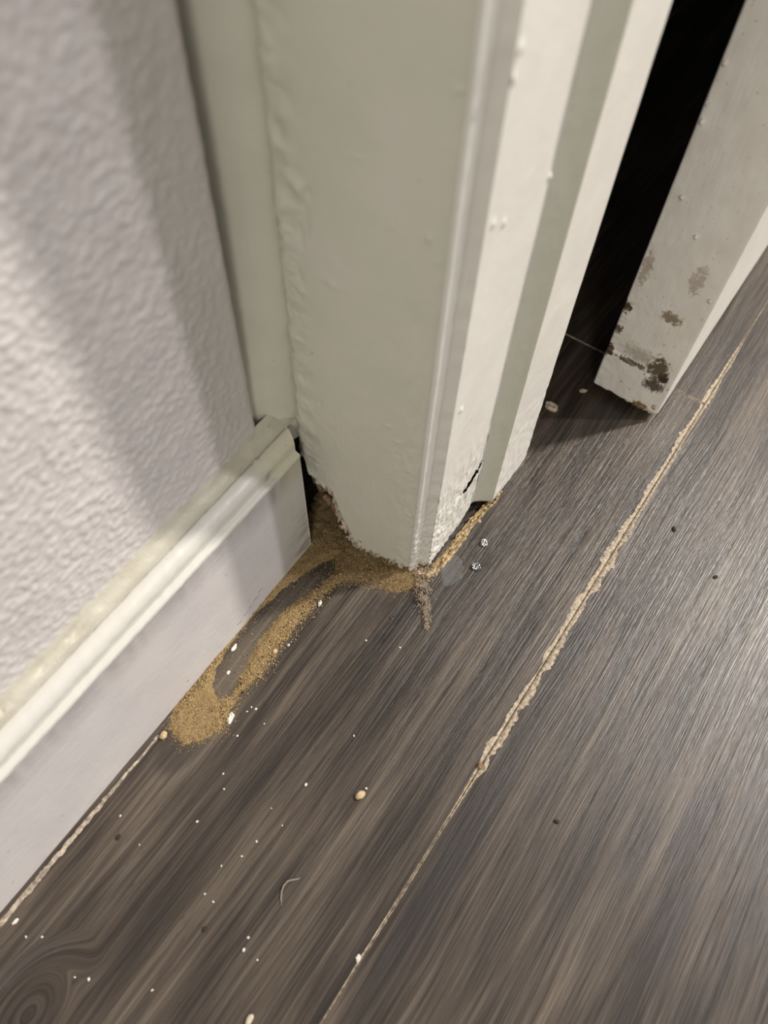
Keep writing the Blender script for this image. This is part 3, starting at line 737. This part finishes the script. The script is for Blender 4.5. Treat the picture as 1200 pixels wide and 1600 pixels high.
def dome(name, px, py, a_, b_, h, seed, label, group=None):
    """a drop shaped to glint: a sloping, ribbed top, steep at its thick end"""
    c_ = on_floor(px, py); vs, fs = [], []; n1, n2 = 28, 22
    def top(x, y, t):
        ed = 1-sst(.86, 1.0, t)
        return (.00012 + (y+b_)*.36 - .06*x + .00008*math.sin(y*5700+nz(x*300, y*300, seed)*3))*ed - .00003  # tilt and ribs set to mirror the lamp as streaked highlights
    vs.append((0, 0, top(0, 0, 0)))
    for j in range(1, n2+1):
        t = j/n2
        for i in range(n1):
            q_ = 2*math.pi*i/n1; rr = 1+.25*nz(math.cos(q_)*2, math.sin(q_)*2, seed)
            x, y = a_*t*math.cos(q_)*rr, b_*t*math.sin(q_)*rr; vs.append((x, y, max(-.00003, top(x, y, t))))
    for i in range(n1): fs.append((0, 1+i, 1+(i+1) % n1))
    for j in range(n2-1):
        for i in range(n1):
            a = 1+j*n1+i; b = 1+j*n1+(i+1) % n1; fs.append((a, a+n1, b+n1, b))
    fs.append(tuple(1+(n2-1)*n1+i for i in range(n1))[::-1])
    o = obj(name, vs, fs, M['clear']); o.location = c_
    return tag(o, label, 'glue drop', group)
dome('glue_drop', 757, 849, .0025, .0019, .0008, 1, 'clear glossy glue drop on the plank, farther from the casing corner', 'clear glue drops by the casing')
dome('glue_drop', 744, 886, .0026, .0022, .0009, 2, 'clear glossy glue drop on the plank, nearer the casing corner', 'clear glue drops by the casing')
dome('glue_drop', 612, 965, .0010, .0008, .0004, 3, 'small clear glue drop on the plank left of the lint tuft', 'clear glue drops by the casing')

# ------------------------------------------------------------------ lint hanging out at the corner
def tube(pts, rad, sides=4):
    vs, fs = [], []; n_ = len(pts)
    for i, p_ in enumerate(pts):
        t = (Vector(pts[min(n_-1, i+1)])-Vector(pts[max(0, i-1)])).normalized(); a = t.orthogonal().normalized(); b = t.cross(a)
        r_ = rad*(.35 if i in (0, n_-1) else 1)
        for k in range(sides):
            q_ = 2*math.pi*k/sides; vs.append(Vector(p_)+a*r_*math.cos(q_)+b*r_*math.sin(q_))
    for i in range(n_-1):
        for k in range(sides):
            fs.append((i*sides+k, i*sides+(k+1) % sides, (i+1)*sides+(k+1) % sides, (i+1)*sides+k))
    fs += [tuple(range(sides))[::-1], tuple((n_-1)*sides+k for k in range(sides))]
    return vs, fs
rnd = random.Random(8); lv, lf = [], []
spine = [on_floor(661, 893), on_floor(658, 915), on_floor(662, 938), on_floor(667, 965), on_floor(667, 990)]
for i in range(330):
    t0 = rnd.random()**1.35*3.7; k = int(t0); b0 = spine[k].lerp(spine[k+1], t0-k)
    wid = (.0046, .0042, .0029, .0014, .0005)[k]*(1-(t0-k)) + (.0042, .0029, .0014, .0005, .0003)[k]*(t0-k)
    p_ = b0 + Vector((rnd.gauss(0, wid*.5), rnd.gauss(0, wid*.5), 0)); p_.z = max(.0003, (.0058-.0014*t0)*rnd.random()**.7)
    dr = (spine[k+1]-spine[k]).normalized(); dv = (dr*rnd.uniform(.7, 1.6) + Vector((rnd.gauss(0, .42), rnd.gauss(0, .42), rnd.gauss(0, .3)))).normalized()
    pts = []
    L = rnd.uniform(.0015, .0045)*(1-.12*t0)
    for s in range(5):
        pts.append(Vector((p_.x, p_.y, max(.0002, p_.z)))); dv = (dv + Vector((rnd.gauss(0, .35), rnd.gauss(0, .35), rnd.gauss(0, .3)-.1))).normalized(); p_ = p_ + dv*L/4
    v, ff = tube(pts, rnd.uniform(.00008, .00019), 3); b = len(lv); lv += v; lf += [tuple(b+q_ for q_ in t) for t in ff]
o = obj('lint_tuft', lv, lf, M['lint']); at_base(o, spine[1]); tag(o, 'grey tan lint tuft trailing onto the floor from the casing corner', 'lint')

# ------------------------------------------------------------------ chips, crumbs, specks
def chip(name, px, py, a_, b_, rot, mat, seed, label, cat, th=.0005, group=None):
    rn = random.Random(seed); k = 12; vs, fs = [], []
    rr = [rn.uniform(.72, 1.08) for _ in range(k)]
    for j, (q_, z) in enumerate(((.0, th), (.6, th*1.1), (1.0, th*.75), (.97, 0))):
        if j == 0: vs.append((0, 0, th*.9)); continue
        for i in range(k):
            t = 2*math.pi*i/k; vs.append((a_*q_*rr[i]*math.cos(t), b_*q_*rr[i]*math.sin(t), z*(1+.35*rn.uniform(-1, 1)) if z else 0))
    for i in range(k):
        j = (i+1) % k; fs.append((0, 1+i, 1+j))
        for q_ in (0, 1): fs.append((1+q_*k+i, 1+q_*k+k+i, 1+q_*k+k+j, 1+q_*k+j))
    fs.append(tuple(1+2*k+i for i in range(k))[::-1])
    o = obj(name, vs, fs, mat, smooth=False); o.location = on_floor(px, py); o.rotation_euler.z = rot
    return tag(o, label, cat, group)
def crumb(name, px, py, a_, b_, c_, rot, mat, seed, label, cat, group=None):
    vs, fs = [], []; n1, n2 = 12, 7
    for j in range(n2+1):
        t = math.pi*j/n2
        for i in range(n1 if 0 < j < n2 else 1):
            q_ = 2*math.pi*i/n1; v = Vector((math.sin(t)*math.cos(q_), math.sin(t)*math.sin(q_), math.cos(t)))
            k = 1+.28*nz(v.x*1.6+seed, v.y*1.6, v.z*1.6); vs.append((v.x*a_*k, v.y*b_*k, max(-c_*.75, v.z*c_*k)))
    def vid(j, i): return 0 if j == 0 else (len(vs)-1 if j == n2 else 1+(j-1)*n1+i % n1)
    for j in range(n2):
        for i in range(n1):
            q_ = [vid(j, i), vid(j+1, i), vid(j+1, i+1), vid(j, i+1)]; u_ = []
            for t in q_:
                if t not in u_: u_.append(t)
            fs.append(tuple(u_))
    o = obj(name, vs, fs, mat); p_ = on_floor(px, py); o.location = (p_.x, p_.y, c_*.72); o.rotation_euler.z = rot
    return tag(o, label, cat, group)
px = .00029
chip('paint_chip', 361, 1122, 10*px, 4.6*px, .35, M['chip'], 1, 'largest white paint chip, at the lower tip of the dust pile', 'paint chip', .0007)
o = chip('paint_chip', 366, 1013, 7*px, 3.6*px, .1, M['chip'], 2, 'white paint chip between the baseboard and the smeared dust', 'paint chip', .0006); o.location.z += .0003
chip('paint_chip', 357, 1051, 4*px, 2.6*px, .3, M['chip'], 3, 'small white paint chip inside the smeared grey patch of dust', 'paint chip', .0003)
chip('paint_chip', 860, 636, 15*px, 11*px, 1.3, M['chipcream'], 4, 'thick cream paint chip on the floor at the closet opening', 'paint chip', .0016)
chip('paint_chip', 911, 611, 9*px, 4*px, -.9, M['chipcream'], 5, 'small pinkish paint chip in the shadow left of the closet door', 'paint chip', .0006)
chip('paint_chip', 24, 1440, 5*px, 2.6*px, -.2, M['chip'], 6, 'white paint chip on the pale caulk strip at the left edge', 'paint chip', .0005)
chip('paint_chip', 451, 1008, 3*px, 2.4*px, 0, M['chip'], 7, 'little white paint chip just outside the outer dust ridge', 'paint chip', .0005)
chip('paint_chip', 500, 943, 6*px, 3*px, .3, M['chip'], 8, 'pale flake on the upper end of the outer dust ridge', 'paint chip', .0010)
chip('paint_chip', 560, 1497, 5.5*px, 3.4*px, .4, M['chip'], 9, 'white paint chip beside the plank seam near the bottom', 'paint chip', .0007)
crumb('crumb', 256, 1150, 6.5*px, 5*px, 4*px, .2, M['crumb'], 1, 'tan crumb at the end of the pale caulk strip', 'crumb')
crumb('crumb', 563, 1243, 7.5*px, 5.6*px, 4.6*px, -.4, M['crumb'], 4, 'tan oval pellet alone in the middle of the plank', 'pellet')
crumb('crumb', 390, 1593, 6.5*px, 4.2*px, 3*px, .1, M['chipcream'], 7, 'cream crumb at the bottom edge of the photo', 'crumb')
crumb('crumb', 430, 1018, 4.5*px, 4*px, 3*px, .1, M['crumb'], 9, 'round tan pellet at the outer edge of the dust ridge', 'pellet')
crumb('crumb', 750, 1197, 5*px, 4.2*px, 3*px, .3, M['raw'], 12, 'dark brown pellet on the chipped plank seam', 'pellet')
crumb('dirt_speck', 1053, 827, 5*px, 3.4*px, 2*px, .6, M['dark'], 13, 'dark speck on the plank right of the chipped seam', 'speck')
crumb('dirt_speck', 185, 1308, 4*px, 3*px, 2*px, .2, M['dark'], 14, 'dark speck on the plank near the pale caulk strip', 'speck')
crumb('dirt_speck', 320, 1452, 3.4*px, 3*px, 2*px, .2, M['dark'], 15, 'tiny dark speck on the plank left of the curled fibre', 'speck')
crumb('dirt_speck', 870, 1284, 2.6*px, 4*px, 2*px, .2, M['dark'], 16, 'tiny dark speck on the near plank right of the seam', 'speck')
crumb('dirt_speck', 1118, 902, 5*px, 3*px, 1.2*px, -.5, M['dark'], 17, 'dark dent-like speck near the right edge of the photo', 'speck')
pts = [on_floor(a, b, z) for a, b, z in ((440, 1415, .0004), (439, 1404, .0004), (440, 1394, .0006), (443, 1384, .0009), (449, 1377, .0009), (456, 1375, .0006), (463, 1374, .0004), (469, 1372, .0004))]
o = obj('fibre', *tube(pts, .00028, 6), M['hair']); at_base(o, (pts[3].x, pts[3].y, 0)); tag(o, 'pale curled fibre lying on the plank near the bottom', 'fibre')
sp = [(478, 1226, 2.4), (349, 1209, 1.9), (350, 1233, 1.5), (308, 1284, 2.0), (553, 1150, 1.8), (388, 1465, 1.8), (381, 1484, 2.4), (333, 1409, 1.7), (320, 1397, 1.3), (401, 1315, 1.7),
      (378, 1338, 1.7), (346, 1353, 1.6), (572, 1232, 1.8), (188, 1275, 1.8), (41, 1464, 1.8), (66, 1464, 1.5), (139, 1530, 2.2), (117, 1527, 1.4), (572, 1001, 1.6), (625, 1012, 1.7),
      (238, 1547, 1.7), (218, 1320, 1.3), (402, 1500, 1.3), (441, 1290, 1.2), (424, 1263, 1.2), (400, 1108, 2.0), (393, 1105, 1.5), (386, 1112, 1.6), (371, 1150, 1.6), (413, 1131, 1.2)]
SL = ['tiny white paint speck halfway between the dust tip and the tan oval pellet', 'tiny white speck below the dust pile, upper of two in a vertical pair', 'tiny white speck below the dust pile, lower of two in a vertical pair', 'tiny white speck on the bare stretch of plank below the dust pile', 'tiny white speck on the plank between the lint tuft and the tan oval pellet', 'tiny white speck just below the curled fibre, right of a close pair', 'largest of the tiny white specks below and left of the curled fibre', 'tiny white speck left of the curled fibre, on a level with its lower end', 'tiny white speck farther left of the curled fibre, leftmost of a slanted row', 'tiny white speck above and left of the curled fibre', 'tiny white speck far left of the curled fibre, in the middle of the plank', 'tiny white speck below the middle of the plank, on a pale grain streak', 'tiny white speck touching distance right of the tan oval pellet', 'tiny white speck on the plank beside the pale caulk strip', 'tiny white speck below the white chip at the left edge, left of two', 'tiny white speck below the white chip at the left edge, right of two', 'tiny white speck beside the knot, right of two', 'tiny white speck beside the knot, left of two', 'tiny white speck left of the lint tuft, the nearer one', 'tiny white speck just below the lint tuft', 'tiny white speck low in the photo, right of the knot', 'tiny white speck right of the dark speck near the caulk strip', 'tiny white speck low on the plank, below the curled fibre', 'faint white speck above the curled fibre', 'faint white speck left of the tan oval pellet', 'tiny white speck right of the largest paint chip, farthest right of three', 'tiny white speck right of the largest paint chip, middle of three', 'tiny white speck right of the largest paint chip, lowest of three', 'tiny white speck just below the largest paint chip', 'tiny white speck right of and below the largest paint chip']
proto = crumb('paint_speck', *sp[0][:2], sp[0][2]*px, sp[0][2]*px*.8, sp[0][2]*px*.6, 0, M['chip'], 31, SL[0], 'speck', 'tiny white paint specks on the planks')
for i, (a, b, s) in enumerate(sp[1:]):
    c_ = proto.copy(); C.objects.link(c_); c_['label'] = SL[i+1]; k = s/sp[0][2]; c_.scale = (k, k*(.7+.5*((i*37) % 10)/10), k); p_ = on_floor(a, b)
    c_.location = (p_.x, p_.y, sp[0][2]*px*.6*.72*k); c_.rotation_euler.z = i*1.3
